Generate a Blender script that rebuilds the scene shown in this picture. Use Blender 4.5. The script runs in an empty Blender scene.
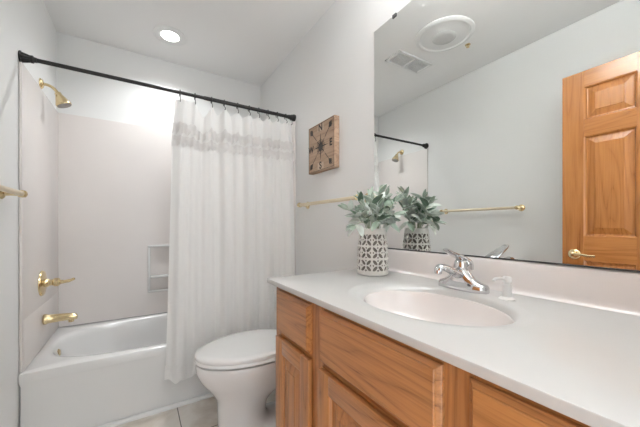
import bpy, bmesh, math, random
from mathutils import Vector, Matrix, Euler
from math import pi, sin, cos, radians

scene = bpy.context.scene
C = scene.collection

# ------------------------------------------------------------------ camera
F_PX = 286.87
YAW = 0.5618
H = 1.11
cam_d = bpy.data.cameras.new('camera')
cam = bpy.data.objects.new('camera', cam_d)
C.objects.link(cam)
cam.location = (0, 0, H)
cam.rotation_euler = (pi / 2, 0, -YAW)
cam_d.sensor_width = 36.0
cam_d.lens = F_PX / 640 * 36.0
cam_d.shift_y = (225.74 - 213.5) / 640
cam_d.clip_start = 0.02
scene.camera = cam

# ------------------------------------------------------------------ world, light, exposure
scene.view_settings.view_transform = 'Standard'
scene.view_settings.look = 'None'
scene.view_settings.gamma = 1.0
scene.view_settings.exposure = 0.46
scene.view_settings.use_curve_mapping = False
W = bpy.data.worlds.new('hall_light')
scene.world = W
W.use_nodes = True
W.node_tree.nodes['Background'].inputs[0].default_value = (0.94, 0.98, 1.0, 1)
W.node_tree.nodes['Background'].inputs[1].default_value = 1.9
CAN_W = 4.2          # recessed light over the tub
VAN_W = 6.4          # each of the four upward bulbs of the vanity light


# ------------------------------------------------------------------ helpers
ORI = {}


def put(name, bm, mat, parent=None, smooth=None, loc=None):
    """link a bmesh given in world coordinates as one object"""
    if parent is not None:
        o0 = Vector(ORI[parent.name])
    else:
        o0 = Vector(loc) if loc is not None else Vector((0, 0, 0))
    bmesh.ops.translate(bm, verts=bm.verts, vec=-o0)
    bmesh.ops.recalc_face_normals(bm, faces=bm.faces)
    me = bpy.data.meshes.new(name)
    bm.to_mesh(me)
    bm.free()
    if isinstance(mat, (list, tuple)):
        for m in mat:
            me.materials.append(m)
    else:
        me.materials.append(mat)
    if smooth is not None:
        me.polygons.foreach_set('use_smooth', [True] * len(me.polygons))
        try:
            me.set_sharp_from_angle(angle=radians(smooth))
        except Exception:
            pass
    o = bpy.data.objects.new(name, me)
    C.objects.link(o)
    if parent is not None:
        o.parent = parent
    else:
        o.location = o0
    ORI[o.name] = tuple(o0)
    return o


def tag(o, label=None, cat=None, group=None, kind=None):
    if label: o['label'] = label
    if cat: o['category'] = cat
    if group: o['group'] = group
    if kind: o['kind'] = kind
    return o


def thing(name, label, cat, loc, group=None):
    o = bpy.data.objects.new(name, None)
    C.objects.link(o)
    o.location = loc
    o.empty_display_size = 0.05
    ORI[o.name] = tuple(loc)
    return tag(o, label, cat, group)


def NB():
    return bmesh.new()


def box(bm, x0, x1, y0, y1, z0, z1, bev=0.0, seg=2):
    t = bmesh.new()
    bmesh.ops.create_cube(t, size=1.0)
    for v in t.verts:
        v.co = Vector((x0 + (v.co.x + .5) * (x1 - x0), y0 + (v.co.y + .5) * (y1 - y0), z0 + (v.co.z + .5) * (z1 - z0)))
    if bev > 0:
        bmesh.ops.bevel(t, geom=list(t.edges), offset=bev, segments=seg, profile=0.5, affect='EDGES')
    me = bpy.data.meshes.new('tmp')
    t.to_mesh(me); t.free()
    bm.from_mesh(me)
    bpy.data.meshes.remove(me)
    return bm


def loft(bm, rings, cap0=True, cap1=True, closed=True):
    vs = [[bm.verts.new(p) for p in r] for r in rings]
    n = len(vs[0])
    for a, b in zip(vs[:-1], vs[1:]):
        for i in range(n if closed else n - 1):
            j = (i + 1) % n
            bm.faces.new((a[i], a[j], b[j], b[i]))
    if cap0: bm.faces.new(list(reversed(vs[0])))
    if cap1: bm.faces.new(vs[-1])
    return vs


def lathe(bm, profile, origin=(0, 0, 0), axis='z', n=32, cap0=True, cap1=True):
    """profile: list of (radius, height along axis)"""
    o = Vector(origin)
    rings = []
    for r, h in profile:
        ring = []
        for k in range(n):
            a = 2 * pi * k / n
            p = (r * cos(a), r * sin(a), h)
            if axis == 'x': p = (h, r * cos(a), r * sin(a))
            elif axis == '-x': p = (-h, r * cos(a), r * sin(a))
            elif axis == 'y': p = (r * cos(a), h, r * sin(a))
            elif axis == '-y': p = (r * cos(a), -h, r * sin(a))
            elif axis == '-z': p = (r * cos(a), r * sin(a), -h)
            ring.append(o + Vector(p))
        rings.append(ring)
    loft(bm, rings, cap0, cap1)
    return bm


def sweep(bm, pts, radii, n=12, up=(0, 0, 1), flat=None, cap=True):
    """tube along pts; radii scalar or list; flat = list of (a along side, b along up) multipliers"""
    pts = [Vector(p) for p in pts]
    if not hasattr(radii, '__len__'): radii = [radii] * len(pts)
    rings = []
    up = Vector(up)
    for i, p in enumerate(pts):
        if i == 0: t = pts[1] - p
        elif i == len(pts) - 1: t = p - pts[i - 1]
        else: t = pts[i + 1] - pts[i - 1]
        t.normalize()
        s = t.cross(up)
        if s.length < 1e-4: s = t.cross(Vector((0, 1, 0)))
        s.normalize()
        u = s.cross(t).normalized()
        fa, fb = (1, 1) if flat is None else (flat[i] if isinstance(flat, list) else flat)
        rings.append([p + radii[i] * (fa * cos(2 * pi * k / n) * s + fb * sin(2 * pi * k / n) * u) for k in range(n)])
    loft(bm, rings, cap, cap)
    return bm


def spline(pts, m=6):
    """Catmull-Rom through tuples of any length"""
    out = []
    P = [pts[0]] + list(pts) + [pts[-1]]
    for i in range(1, len(P) - 2):
        p0, p1, p2, p3 = P[i - 1], P[i], P[i + 1], P[i + 2]
        for k in range(m):
            t = k / m
            out.append(tuple(.5 * (2 * b + (c - a) * t + (2 * a - 5 * b + 4 * c - d) * t * t + (3 * b - a - 3 * c + d) * t ** 3)
                             for a, b, c, d in zip(p0, p1, p2, p3)))
    out.append(tuple(pts[-1]))
    return out


# ------------------------------------------------------------------ materials
def mat_new(name):
    m = bpy.data.materials.new(name)
    m.use_nodes = True
    nt = m.node_tree
    return m, nt, nt.nodes['Principled BSDF']


def N(nt, kind, **kw):
    n = nt.nodes.new(kind)
    for k, v in kw.items():
        setattr(n, k, v)
    return n


def plain(name, col, rough=0.5, metal=0.0, spec=0.5, coat=0.0, nscale=0, namp=0.0, bump=0.0, bscale=200):
    m, nt, b = mat_new(name)
    b.inputs['Base Color'].default_value = (*col, 1)
    b.inputs['Roughness'].default_value = rough
    b.inputs['Metallic'].default_value = metal
    b.inputs['Specular IOR Level'].default_value = spec
    b.inputs['Coat Weight'].default_value = coat
    b.inputs['Coat Roughness'].default_value = 0.08
    tc = N(nt, 'ShaderNodeTexCoord')
    if namp > 0:
        nz = N(nt, 'ShaderNodeTexNoise'); nz.inputs['Scale'].default_value = nscale; nz.inputs['Detail'].default_value = 4
        nt.links.new(tc.outputs['Object'], nz.inputs['Vector'])
        rp = N(nt, 'ShaderNodeValToRGB')
        rp.color_ramp.elements[0].position = .3; rp.color_ramp.elements[1].position = .7
        rp.color_ramp.elements[0].color = (*[c * (1 - namp) for c in col], 1)
        rp.color_ramp.elements[1].color = (*[min(1, c * (1 + namp)) for c in col], 1)
        nt.links.new(nz.outputs['Fac'], rp.inputs['Fac']); nt.links.new(rp.outputs['Color'], b.inputs['Base Color'])
    if bump > 0:
        nb = N(nt, 'ShaderNodeTexNoise'); nb.inputs['Scale'].default_value = bscale; nb.inputs['Detail'].default_value = 3
        nt.links.new(tc.outputs['Object'], nb.inputs['Vector'])
        bp = N(nt, 'ShaderNodeBump'); bp.inputs['Strength'].default_value = bump; bp.inputs['Distance'].default_value = .002
        nt.links.new(nb.outputs['Fac'], bp.inputs['Height']); nt.links.new(bp.outputs['Normal'], b.inputs['Normal'])
    return m


def emissive(name, col, strength):
    m, nt, b = mat_new(name)
    b.inputs['Base Color'].default_value = (.9, .9, .9, 1)
    b.inputs['Emission Color'].default_value = (*col, 1)
    b.inputs['Emission Strength'].default_value = strength
    return m


def oak(name, grain='z', light=(.48, .215, .073), dark=(.18, .064, .019), rough=.32, coat=.25):
    """grain runs along the named axis"""
    m, nt, b = mat_new(name)
    tc = N(nt, 'ShaderNodeTexCoord')
    oi = N(nt, 'ShaderNodeObjectInfo')
    off = N(nt, 'ShaderNodeVectorMath', operation='SCALE'); off.inputs[0].default_value = (3.1, 5.7, 4.3)
    nt.links.new(oi.outputs['Random'], off.inputs['Scale'])
    add = N(nt, 'ShaderNodeVectorMath', operation='ADD')
    nt.links.new(tc.outputs['Object'], add.inputs[0]); nt.links.new(off.outputs[0], add.inputs[1])

    def mapped(across, along):
        mp = N(nt, 'ShaderNodeMapping')
        s = {'x': (along, across, across), 'y': (across, along, across), 'z': (across, across, along)}[grain]
        mp.inputs['Scale'].default_value = s
        nt.links.new(add.outputs[0], mp.inputs['Vector'])
        return mp
    # broad cathedral figure: contour lines of a stretched noise field
    nz = N(nt, 'ShaderNodeTexNoise'); nz.inputs['Scale'].default_value = 1.0; nz.inputs['Detail'].default_value = 2; nz.inputs['Roughness'].default_value = .45
    nt.links.new(mapped(8.5, .55).outputs[0], nz.inputs['Vector'])
    mul = N(nt, 'ShaderNodeMath', operation='MULTIPLY'); mul.inputs[1].default_value = 26.0
    nt.links.new(nz.outputs['Fac'], mul.inputs[0])
    fr = N(nt, 'ShaderNodeMath', operation='PINGPONG'); fr.inputs[1].default_value = 1.0
    nt.links.new(mul.outputs[0], fr.inputs[0])
    shp = N(nt, 'ShaderNodeMath', operation='POWER'); shp.inputs[1].default_value = .45
    nt.links.new(fr.outputs[0], shp.inputs[0])
    # fine pores
    n2 = N(nt, 'ShaderNodeTexNoise'); n2.inputs['Scale'].default_value = 1.0; n2.inputs['Detail'].default_value = 3; n2.inputs['Roughness'].default_value = .6
    nt.links.new(mapped(230.0, 7.0).outputs[0], n2.inputs['Vector'])
    n3 = N(nt, 'ShaderNodeTexNoise'); n3.inputs['Scale'].default_value = 1.0; n3.inputs['Detail'].default_value = 2
    nt.links.new(mapped(60.0, 2.0).outputs[0], n3.inputs['Vector'])
    m1 = N(nt, 'ShaderNodeMath', operation='MULTIPLY'); m1.inputs[1].default_value = .36
    nt.links.new(shp.outputs[0], m1.inputs[0])
    m2 = N(nt, 'ShaderNodeMath', operation='MULTIPLY_ADD'); m2.inputs[1].default_value = .72
    nt.links.new(n2.outputs['Fac'], m2.inputs[0]); nt.links.new(m1.outputs[0], m2.inputs[2])
    m3 = N(nt, 'ShaderNodeMath', operation='MULTIPLY_ADD'); m3.inputs[1].default_value = .34
    nt.links.new(n3.outputs['Fac'], m3.inputs[0]); nt.links.new(m2.outputs[0], m3.inputs[2])
    rp = N(nt, 'ShaderNodeValToRGB')
    e = rp.color_ramp.elements
    e[0].position = .42; e[0].color = (*dark, 1)
    e[1].position = .90; e[1].color = (*light, 1)
    mid = e.new(.60); mid.color = (*[l * .55 + d * .45 for l, d in zip(light, dark)], 1)
    nt.links.new(m3.outputs[0], rp.inputs['Fac'])
    nt.links.new(rp.outputs['Color'], b.inputs['Base Color'])
    b.inputs['Roughness'].default_value = rough
    b.inputs['Coat Weight'].default_value = coat
    b.inputs['Coat Roughness'].default_value = .12
    bp = N(nt, 'ShaderNodeBump'); bp.inputs['Strength'].default_value = .12; bp.inputs['Distance'].default_value = .001
    nt.links.new(n2.outputs['Fac'], bp.inputs['Height']); nt.links.new(bp.outputs['Normal'], b.inputs['Normal'])
    return m


M_WALL = plain('wall_paint', (.79, .79, .78), .75, spec=.25, bump=.08, bscale=160)
M_CEIL = plain('ceiling_paint', (.86, .857, .845), .85, spec=.2, bump=.08, bscale=120)
M_TRIM = plain('trim_paint', (.74, .735, .72), .4)
M_SURR = plain('surround_acrylic', (.765, .72, .695), .22, spec=.4, nscale=3, namp=.02)
M_TUB = plain('tub_enamel', (.78, .775, .765), .14, spec=.5, coat=.3)
M_PORC = plain('porcelain', (.80, .79, .785), .10, spec=.5, coat=.4)
M_SEAT = plain('seat_plastic', (.84, .84, .835), .2)
M_MARB = plain('cultured_marble', (.55, .545, .532), .30, coat=.10, nscale=9, namp=.012)
M_BASIN = plain('basin_blush', (.78, .735, .715), .16, coat=.25, nscale=6, namp=.015)
M_BRASS = plain('brass', (.74, .60, .36), .2, metal=1.0)
M_SATIN = plain('satin_brass', (.72, .63, .47), .3, metal=1.0)
M_CHROME = plain('chrome', (.66, .66, .67), .06, metal=1.0)
M_BLACK = plain('black_bronze', (.018, .017, .016), .42, metal=.3, nscale=60, namp=.3)
M_WHITEPL = plain('white_plastic', (.78, .78, .77), .35)
M_GREYPL = plain('grey_mesh', (.70, .70, .69), .6, nscale=300, namp=.25)
M_DARK = plain('dark_slot', (.06, .06, .06), .7)
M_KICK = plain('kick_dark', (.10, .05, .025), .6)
OAK_Z = oak('oak_vertical', 'z')
OAK_Y = oak('oak_horizontal', 'y')
OAK_DZ = oak('oak_door_vertical', 'z', light=(.46, .182, .048), dark=(.24, .076, .018), rough=.25, coat=.5)
OAK_DY = oak('oak_door_horizontal', 'y', light=(.46, .182, .048), dark=(.24, .076, .018), rough=.25, coat=.5)

m, nt, b = mat_new('mirror_silver')
b.inputs['Base Color'].default_value = (.86, .875, .86, 1); b.inputs['Metallic'].default_value = 1; b.inputs['Roughness'].default_value = 0.0
M_MIRROR = m
M_MEDGE = plain('mirror_edge', (.25, .27, .26), .2, metal=.6)

# floor tile: large pale marble-look tiles with thin grout
m, nt, b = mat_new('marble_tile')
tc = N(nt, 'ShaderNodeTexCoord')
sep = N(nt, 'ShaderNodeSeparateXYZ'); nt.links.new(tc.outputs['Object'], sep.inputs[0])


def joint(out, origin, pitch):
    a = N(nt, 'ShaderNodeMath', operation='SUBTRACT'); a.inputs[1].default_value = origin - pitch * 20
    nt.links.new(out, a.inputs[0])
    d = N(nt, 'ShaderNodeMath', operation='MODULO'); d.inputs[1].default_value = pitch
    nt.links.new(a.outputs[0], d.inputs[0])
    c1 = N(nt, 'ShaderNodeMath', operation='LESS_THAN'); c1.inputs[1].default_value = .005
    nt.links.new(d.outputs[0], c1.inputs[0])
    return c1


jx = joint(sep.outputs['X'], .193, .345); jy = joint(sep.outputs['Y'], 1.655, .345)
mx = N(nt, 'ShaderNodeMath', operation='MAXIMUM'); nt.links.new(jx.outputs[0], mx.inputs[0]); nt.links.new(jy.outputs[0], mx.inputs[1])
nz = N(nt, 'ShaderNodeTexNoise'); nz.inputs['Scale'].default_value = 3.2; nz.inputs['Detail'].default_value = 6; nz.inputs['Distortion'].default_value = 1.6
nt.links.new(tc.outputs['Object'], nz.inputs['Vector'])
rp = N(nt, 'ShaderNodeValToRGB'); e = rp.color_ramp.elements
e[0].position = .35; e[0].color = (.60, .53, .46, 1); e[1].position = .62; e[1].color = (.80, .755, .70, 1)
nt.links.new(nz.outputs['Fac'], rp.inputs['Fac'])
mix = N(nt, 'ShaderNodeMix', data_type='RGBA'); mix.inputs['B'].default_value = (.16, .15, .135, 1)
nt.links.new(mx.outputs[0], mix.inputs['Factor']); nt.links.new(rp.outputs['Color'], mix.inputs['A'])
nt.links.new(mix.outputs['Result'], b.inputs['Base Color']); b.inputs['Roughness'].default_value = .25
M_TILE = m


def cloth(name, col, trans=.35):
    m, nt, b = mat_new(name)
    b.inputs['Base Color'].default_value = (*col, 1); b.inputs['Roughness'].default_value = .85; b.inputs['Specular IOR Level'].default_value = .15
    b.inputs['Sheen Weight'].default_value = .15
    tc = N(nt, 'ShaderNodeTexCoord'); w = N(nt, 'ShaderNodeTexNoise'); w.inputs['Scale'].default_value = 260
    nt.links.new(tc.outputs['Object'], w.inputs['Vector'])
    bp = N(nt, 'ShaderNodeBump'); bp.inputs['Strength'].default_value = .15; bp.inputs['Distance'].default_value = .001
    nt.links.new(w.outputs['Fac'], bp.inputs['Height']); nt.links.new(bp.outputs['Normal'], b.inputs['Normal'])
    tr = N(nt, 'ShaderNodeBsdfTranslucent'); tr.inputs['Color'].default_value = (*col, 1)
    mx = N(nt, 'ShaderNodeMixShader'); mx.inputs[0].default_value = trans
    nt.links.new(b.outputs[0], mx.inputs[1]); nt.links.new(tr.outputs[0], mx.inputs[2])
    nt.links.new(mx.outputs[0], nt.nodes['Material Output'].inputs['Surface'])
    return m


M_CURT = cloth('curtain_linen', (.87, .86, .845), .3)
M_RUFF = cloth('ruffle_linen', (.80, .78, .765), .28)

# ------------------------------------------------------------------ setting
XL, XR, YF, YB, ZC = -.5013, 1.0227, -.06, 2.735, 2.498


def struct(name, bm, mat, **kw):
    return tag(put(name, bm, mat, **kw), kind='structure')


struct('floor', box(NB(), XL - .1, XR + .1, YF - .6, YB + .1, -.06, 0), M_TILE)
struct('ceiling', box(NB(), XL - .1, XR + .1, YF - .1, YB + .1, ZC, ZC + .06), M_CEIL)
struct('wall_left', box(NB(), XL - .1, XL, YF - .1, YB + .1, 0, ZC), M_WALL)
struct('wall_right', box(NB(), XR, XR + .1, YF - .1, YB + .1, 0, ZC), M_WALL)
struct('wall_back', box(NB(), XL, XR, YB, YB + .1, 0, ZC), M_WALL)
bm = NB()
box(bm, XL, -.285, YF - .1, YF, 0, ZC)
box(bm, .425, XR, YF - .1, YF, 0, ZC)
box(bm, -.285, .425, YF - .1, YF, 2.075, ZC)
struct('wall_front', bm, M_WALL)
bm = NB()
box(bm, XL, XL + .012, YF, 1.95, 0, .09, .003)
struct('baseboard_left', bm, M_TRIM)
bm = NB()
box(bm, XR - .012, XR, 1.07, 1.95, 0, .09, .003)
struct('baseboard_right', bm, M_TRIM)
# quarter round strip along the tub apron
bm = NB()
prof = [(1.965, 0), (1.946, 0), (1.9475, .009), (1.953, .016), (1.965, .02)]
loft(bm, [[(x, y, z) for y, z in prof] for x in (XL + .013, XR - .013)])
struct('trim_1', bm, M_TRIM)

# ------------------------------------------------------------------ bathtub
def superell(cx, cy, ax, ay, z, n, cnt=96):
    out = []
    for k in range(cnt):
        a = 2 * pi * k / cnt
        ca, sa = cos(a), sin(a)
        out.append((cx + ax * math.copysign(abs(ca) ** (2 / n), ca), cy + ay * math.copysign(abs(sa) ** (2 / n), sa), z))
    return out


def rect_ring(ref, x0, x1, y0, y1, z, cx, cy):
    """points of a rectangle matched by direction to the points of ref, corners snapped"""
    out = []
    for p in ref:
        dx, dy = p[0] - cx, p[1] - cy
        k = min(((x1 - cx) / dx if dx > 1e-9 else (x0 - cx) / dx if dx < -1e-9 else 1e9),
                ((y1 - cy) / dy if dy > 1e-9 else (y0 - cy) / dy if dy < -1e-9 else 1e9))
        out.append([cx + dx * k, cy + dy * k, z])
    for X in (x0, x1):
        for Y in (y0, y1):
            i = min(range(len(out)), key=lambda i: (out[i][0] - X) ** 2 + (out[i][1] - Y) ** 2)
            out[i] = [X, Y, z]
    return [tuple(p) for p in out]


tub = thing('bathtub', 'long white bathtub with plain apron under the pinkish surround', 'bathtub', (.26, 2.35, 0))
TX0, TX1, TY0, TY1, TZ = XL + .002, XR - .002, 1.966, YB - .002, .385
cx, cy = .26, 2.345
bm = NB()
ref = superell(cx, cy, .695, .325, TZ, 3.2)
R = lambda d, z: rect_ring(ref, TX0 + d, TX1 - d, TY0 + d, TY1 - d, z, cx, cy)
# outer skirt below lip, lip, deck, basin
rings = [R(.006, 0.002), R(.006, .318), R(.001, .334), R(0, .34), R(0, .376), R(.002, .382), R(.007, TZ),
         superell(cx, cy, .715, .340, TZ + .001, 3.4), superell(cx, cy, .700, .328, TZ - .002, 3.2), superell(cx, cy, .690, .318, TZ - .012, 3.1),
         superell(cx, cy, .682, .310, TZ - .04, 3.0), superell(cx + .01, cy, .655, .295, .25, 2.8), superell(cx + .02, cy, .61, .27, .12, 2.7),
         superell(cx + .02, cy, .57, .24, .075, 2.6), superell(cx + .02, cy, .45, .18, .06, 2.4)]
loft(bm, rings, True, True)
put('tub_shell', bm, M_TUB, tub, smooth=40)
bm = NB()
lathe(bm, [(.034, 0), (.034, .006), (.028, .012), (.010, .014)], (-.424, 2.345, .318), 'x', 24)
put('overflow_plate', bm, M_BRASS, tub, smooth=40)
bm = NB()
lathe(bm, [(.032, 0), (.030, .004), (.012, .005)], (-.18, 2.345, .062), 'z', 24)
put('drain', bm, M_BRASS, tub, smooth=40)

# ------------------------------------------------------------------ tub surround
sur = thing('tub_surround', 'glossy pinkish white surround panels lining three sides of the tub', 'tub surround', (.26, 2.72, .377))
S0, S1 = .388, 1.9155
bm = NB()
box(bm, XL + .001, XL + .014, 1.974, YB - .002, S0, S1, .004)
box(bm, XL + .010, XL + .0157, 1.985, YB - .004, S0, .64, .0015)
o = put('side_panel', bm, M_SURR, sur, smooth=30)
bm = NB()
box(bm, XR - .014, XR - .001, 1.974, YB - .002, S0, S1, .004)
put('side_panel', bm, M_SURR, sur, smooth=30)
# back panel with a recess for the soap niche
NX0, NX1, NZ0, NZ1 = .075, .335, .585, .935
bm = NB()
ybk, yfr = YB - .001, YB - .017
xsx = (XL + .014, NX0, NX1, XR - .014)
zsz = (S0, NZ0, NZ1, S1)
gf = [[bm.verts.new((x, yfr, z)) for x in xsx] for z in zsz]
gb = [[bm.verts.new((x, ybk - .003 if 0 < i < 3 and 0 < j < 3 else ybk, z)) for i, x in enumerate(xsx)] for j, z in enumerate(zsz)]
for j in range(3):
    for i in range(3):
        if not (i == 1 and j == 1):
            bm.faces.new((gf[j][i], gf[j][i + 1], gf[j + 1][i + 1], gf[j + 1][i]))
        else:
            bm.faces.new((gb[j][i], gb[j][i + 1], gb[j + 1][i + 1], gb[j + 1][i]))
for a, b_ in (((1, 1), (1, 2)), ((1, 2), (2, 2)), ((2, 2), (2, 1)), ((2, 1), (1, 1))):
    bm.faces.new((gf[a[0]][a[1]], gf[b_[0]][b_[1]], gb[b_[0]][b_[1]], gb[a[0]][a[1]]))
for k in range(3):
    bm.faces.new((gf[0][k], gf[0][k + 1], gb[0][k + 1], gb[0][k])); bm.faces.new((gf[3][k], gf[3][k + 1], gb[3][k + 1], gb[3][k]))
    bm.faces.new((gf[k][0], gf[k + 1][0], gb[k + 1][0], gb[k][0])); bm.faces.new((gf[k][3], gf[k + 1][3], gb[k + 1][3], gb[k][3]))
put('back_panel', bm, M_SURR, sur, smooth=30)
bm = NB()
box(bm, NX0 - .018, NX1 + .018, yfr - .018, yfr, NZ1, NZ1 + .018, .006)
box(bm, NX0 - .018, NX1 + .018, yfr - .018, yfr, NZ0 - .018, NZ0, .006)
box(bm, NX0 - .018, NX0, yfr - .018, yfr, NZ0, NZ1, .006)
box(bm, NX1, NX1 + .018, yfr - .018, yfr, NZ0, NZ1, .006)
box(bm, NX0, NX1, yfr - .035, ybk - .003, .685, .703, .005)
put('soap_niche', bm, M_TUB, sur, smooth=30)

# ------------------------------------------------------------------ shower fittings (brass) on the left wall
xs = XL + .0145
sh = thing('shower', 'brass shower head on bent arm high on the left tub wall', 'shower', (XL, 2.335, 1.955))
bm = NB()
lathe(bm, [(.030, 0), (.030, .004), (.024, .012), (.012, .016)], (XL + .001, 2.335, 1.958), 'x', 28)
put('wall_flange', bm, M_BRASS, sh, smooth=40)
bm = NB()
arm = spline([(XL + .01, 2.335, 1.958), (XL + .035, 2.335, 1.957), (XL + .062, 2.335, 1.943), (XL + .080, 2.335, 1.918)], 6)
sweep(bm, arm, .0085, 14, up=(0, 1, 0))
put('shower_arm', bm, M_BRASS, sh, smooth=60)
bm = NB()
lathe(bm, [(.010, -.004), (.016, .0), (.017, .012), (.019, .016), (.027, .035), (.036, .058), (.040, .066), (.038, .076)], (0, 0, 0), '-z', 28)
d = Matrix.Translation((XL + .079, 2.335, 1.920)) @ Matrix.Rotation(radians(-24), 4, 'Y')
bmesh.ops.transform(bm, matrix=d, verts=bm.verts)
hd = put('spray_head', bm, M_BRASS, sh, smooth=40)
bm = NB()
lathe(bm, [(.035, .074), (.035, .0785), (.006, .080)], (0, 0, 0), '-z', 28)
bmesh.ops.transform(bm, matrix=d, verts=bm.verts)
tag(put('spray_face', bm, plain('spray_grey', (.30, .29, .27), .4), hd, smooth=40), 'grey spray face')

va = thing('shower_valve', 'round brass valve plate with lever handle above the tub spout', 'shower valve', (XL, 2.30, .772))
bm = NB()
lathe(bm, [(.075, 0), (.075, .003), (.070, .010), (.045, .016), (.026, .018)], (xs, 2.30, .772), 'x', 36)
put('escutcheon', bm, M_BRASS, va, smooth=40)
bm = NB()
lathe(bm, [(.026, .012), (.024, .03), (.018, .036), (.018, .05), (.025, .056), (.025, .074), (.018, .082)], (xs, 2.30, .772), 'x', 28)
hub = put('hub', bm, M_BRASS, va, smooth=40)
bm = NB()
sweep(bm, spline([(xs + .07, 2.30, .772), (xs + .10, 2.295, .772), (xs + .13, 2.288, .778), (xs + .152, 2.284, .788)], 5), [.012] * 5 + [.010] * 5 + [.008] * 5 + [.006], 12)
put('lever', bm, M_BRASS, va, smooth=60)

sp = thing('tub_spout', 'short brass tub spout just above the rim of the bathtub', 'tub spout', (XL, 2.32, .545))
bm = NB()
rings = []
for x, r, zc in ((0, .030, 0), (.012, .031, 0), (.02, .026, 0), (.06, .024, 0), (.11, .022, -.001), (.14, .020, -.003), (.152, .017, -.006), (.156, .010, -.008)):
    rings.append([(xs + .0045 + x, 2.32 + r * cos(2 * pi * k / 24) * .95, .552 + zc + r * sin(2 * pi * k / 24)) for k in range(24)])
loft(bm, rings)
lathe(bm, [(.014, 0), (.014, .022), (.010, .022)], (xs + .130, 2.32, .54), '-z', 20)
put('spout_body', bm, M_BRASS, sp, smooth=40)


# ------------------------------------------------------------------ towel bars
def towel_bar(label, wall_x, sgn, y0, y1, z):
    t = thing('towel_bar', label, 'towel bar', (wall_x, (y0 + y1) / 2, z))
    bm = NB()
    xo = wall_x + sgn * .066
    lathe(bm, [(.0112, 0), (.0112, y1 - y0)], (xo, y0, z), 'y', 18)
    put('bar', bm, M_SATIN, t, smooth=40)
    for y in (y0, y1):
        bm = NB()
        ax = 'x' if sgn > 0 else '-x'
        lathe(bm, [(.026, .0005), (.026, .004), (.020, .010), (.012, .014), (.010, .03), (.010, .05), (.015, .055), (.017, .066), (.015, .077), (.008, .082)],
              (wall_x, y, z), ax, 26)
        p = put('post', bm, M_BRASS, t, smooth=40)
        bm = NB()
        s2 = 1 if y == y1 else -1
        lathe(bm, [(.0125, 0), (.0125, .014), (.008, .019)], (xo, y + s2 * .010, z), 'y' if s2 > 0 else '-y', 18)
        put('end_cap', bm, M_BRASS, p, smooth=40)
    return t


towel_bar('brass towel bar on the left wall, seen at left edge and in mirror', XL, 1, 1.098, 1.762, 1.250)
towel_bar('brass towel bar on the right wall below the compass plaque', XR, -1, 1.150, 1.785, 1.256)

# ------------------------------------------------------------------ shower curtain rod
RY, RZ = 1.995, H + .8375
rod = thing('curtain_rod', 'black shower curtain rod spanning wall to wall above the tub', 'curtain rod', (.26, RY, RZ))
bm = NB()
lathe(bm, [(.0105, .03), (.0105, .88)], (XL, RY, RZ), 'x', 20)
put('rod_tube', bm, M_BLACK, rod, smooth=40)
bm = NB()
lathe(bm, [(.0120, .86), (.0125, .862), (.0125, 1.50)], (XL, RY, RZ), 'x', 20)
put('rod_tube', bm, M_BLACK, rod, smooth=40)
bm = NB()
rings = []
for h, r, fl in ((.0005, .029, 0), (.005, .030, 0), (.007, .024, .12), (.022, .020, .14), (.038, .016, .12), (.041, .0185, 0), (.048, .0185, 0), (.052, .013, 0), (.062, .012, 0)):
    rings.append([(XL + h, RY + r * (1 + fl * cos(8 * a)) * cos(a), RZ + r * (1 + fl * cos(8 * a)) * sin(a)) for a in [2 * pi * k / 64 for k in range(64)]])
loft(bm, rings)
put('end_flange', bm, M_BLACK, rod, smooth=50)
bm = NB()
lathe(bm, [(.026, .0005), (.026, .012), (.024, .016), (.021, .03), (.017, .042), (.0145, .06)], (XR, RY, RZ), '-x', 28)
put('end_flange', bm, M_BLACK, rod, smooth=40)

# ------------------------------------------------------------------ shower curtain
HX = [.216, .303, .405, .486, .577, .659, .730, .800, .874, .944]
ZTOP, ZBOT = 1.905, .205
random.seed(4)


def curtain_x(s, z):
    """s 0..1 across the cloth, at height z"""
    t = max(0.0, (ZTOP - z) / (ZTOP - ZBOT))
    left = .190 - .014 * min(1, t * 6) - .046 * t ** 1.2
    right = .992 + .012 * min(1, t * 5)
    return left + (right - left) * s


ZR = 1.905


def fold(s, z):
    t = max(0, min(1, (ZTOP - z) / (ZTOP - ZBOT)))
    w = s + .012 * sin(7 * s + 2.5 * t)
    a = sin(2 * pi * 10.2 * w + .9 * sin(9 * s + 1.3)) * (1 - .7 * t)
    b_ = sin(2 * pi * 6.3 * w + .6 + 1.1 * sin(5 * s)) * (.35 + .75 * t)
    c_ = .12 * sin(2 * pi * 23 * w + 2 * sin(4 * s + t))
    return a * .8 + b_ + c_


def curtain_y(s, z):
    t = max(0, min(1, (ZTOP - z) / (ZTOP - ZBOT)))
    base = 1.988 - .068 * min(1, t / .8)
    amp = .0165 + .0065 * t
    return base + amp * .85 * fold(s, z)


def top_sag(s):
    x = curtain_x(s, ZTOP)
    pts = [.186] + HX + [1.0]
    for k, (a, b) in enumerate(zip(pts[:-1], pts[1:])):
        if x <= b and x >= a - .02:
            if k == 0: return .004
            q = max(0, min(1, (x - a) / (b - a)))
            dep = [0, .006, .088, .052, .042, .038, .030, .030, .026, .022, .012][k]
            return dep * (1 - abs(2 * q - 1) ** 1.5)
    return 0


def zmap(s, z):
    """height after the header droops between its hooks"""
    k = max(0.0, 1 - (ZTOP - z) / .42)
    return z - top_sag(s) * k ** 1.3


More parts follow.
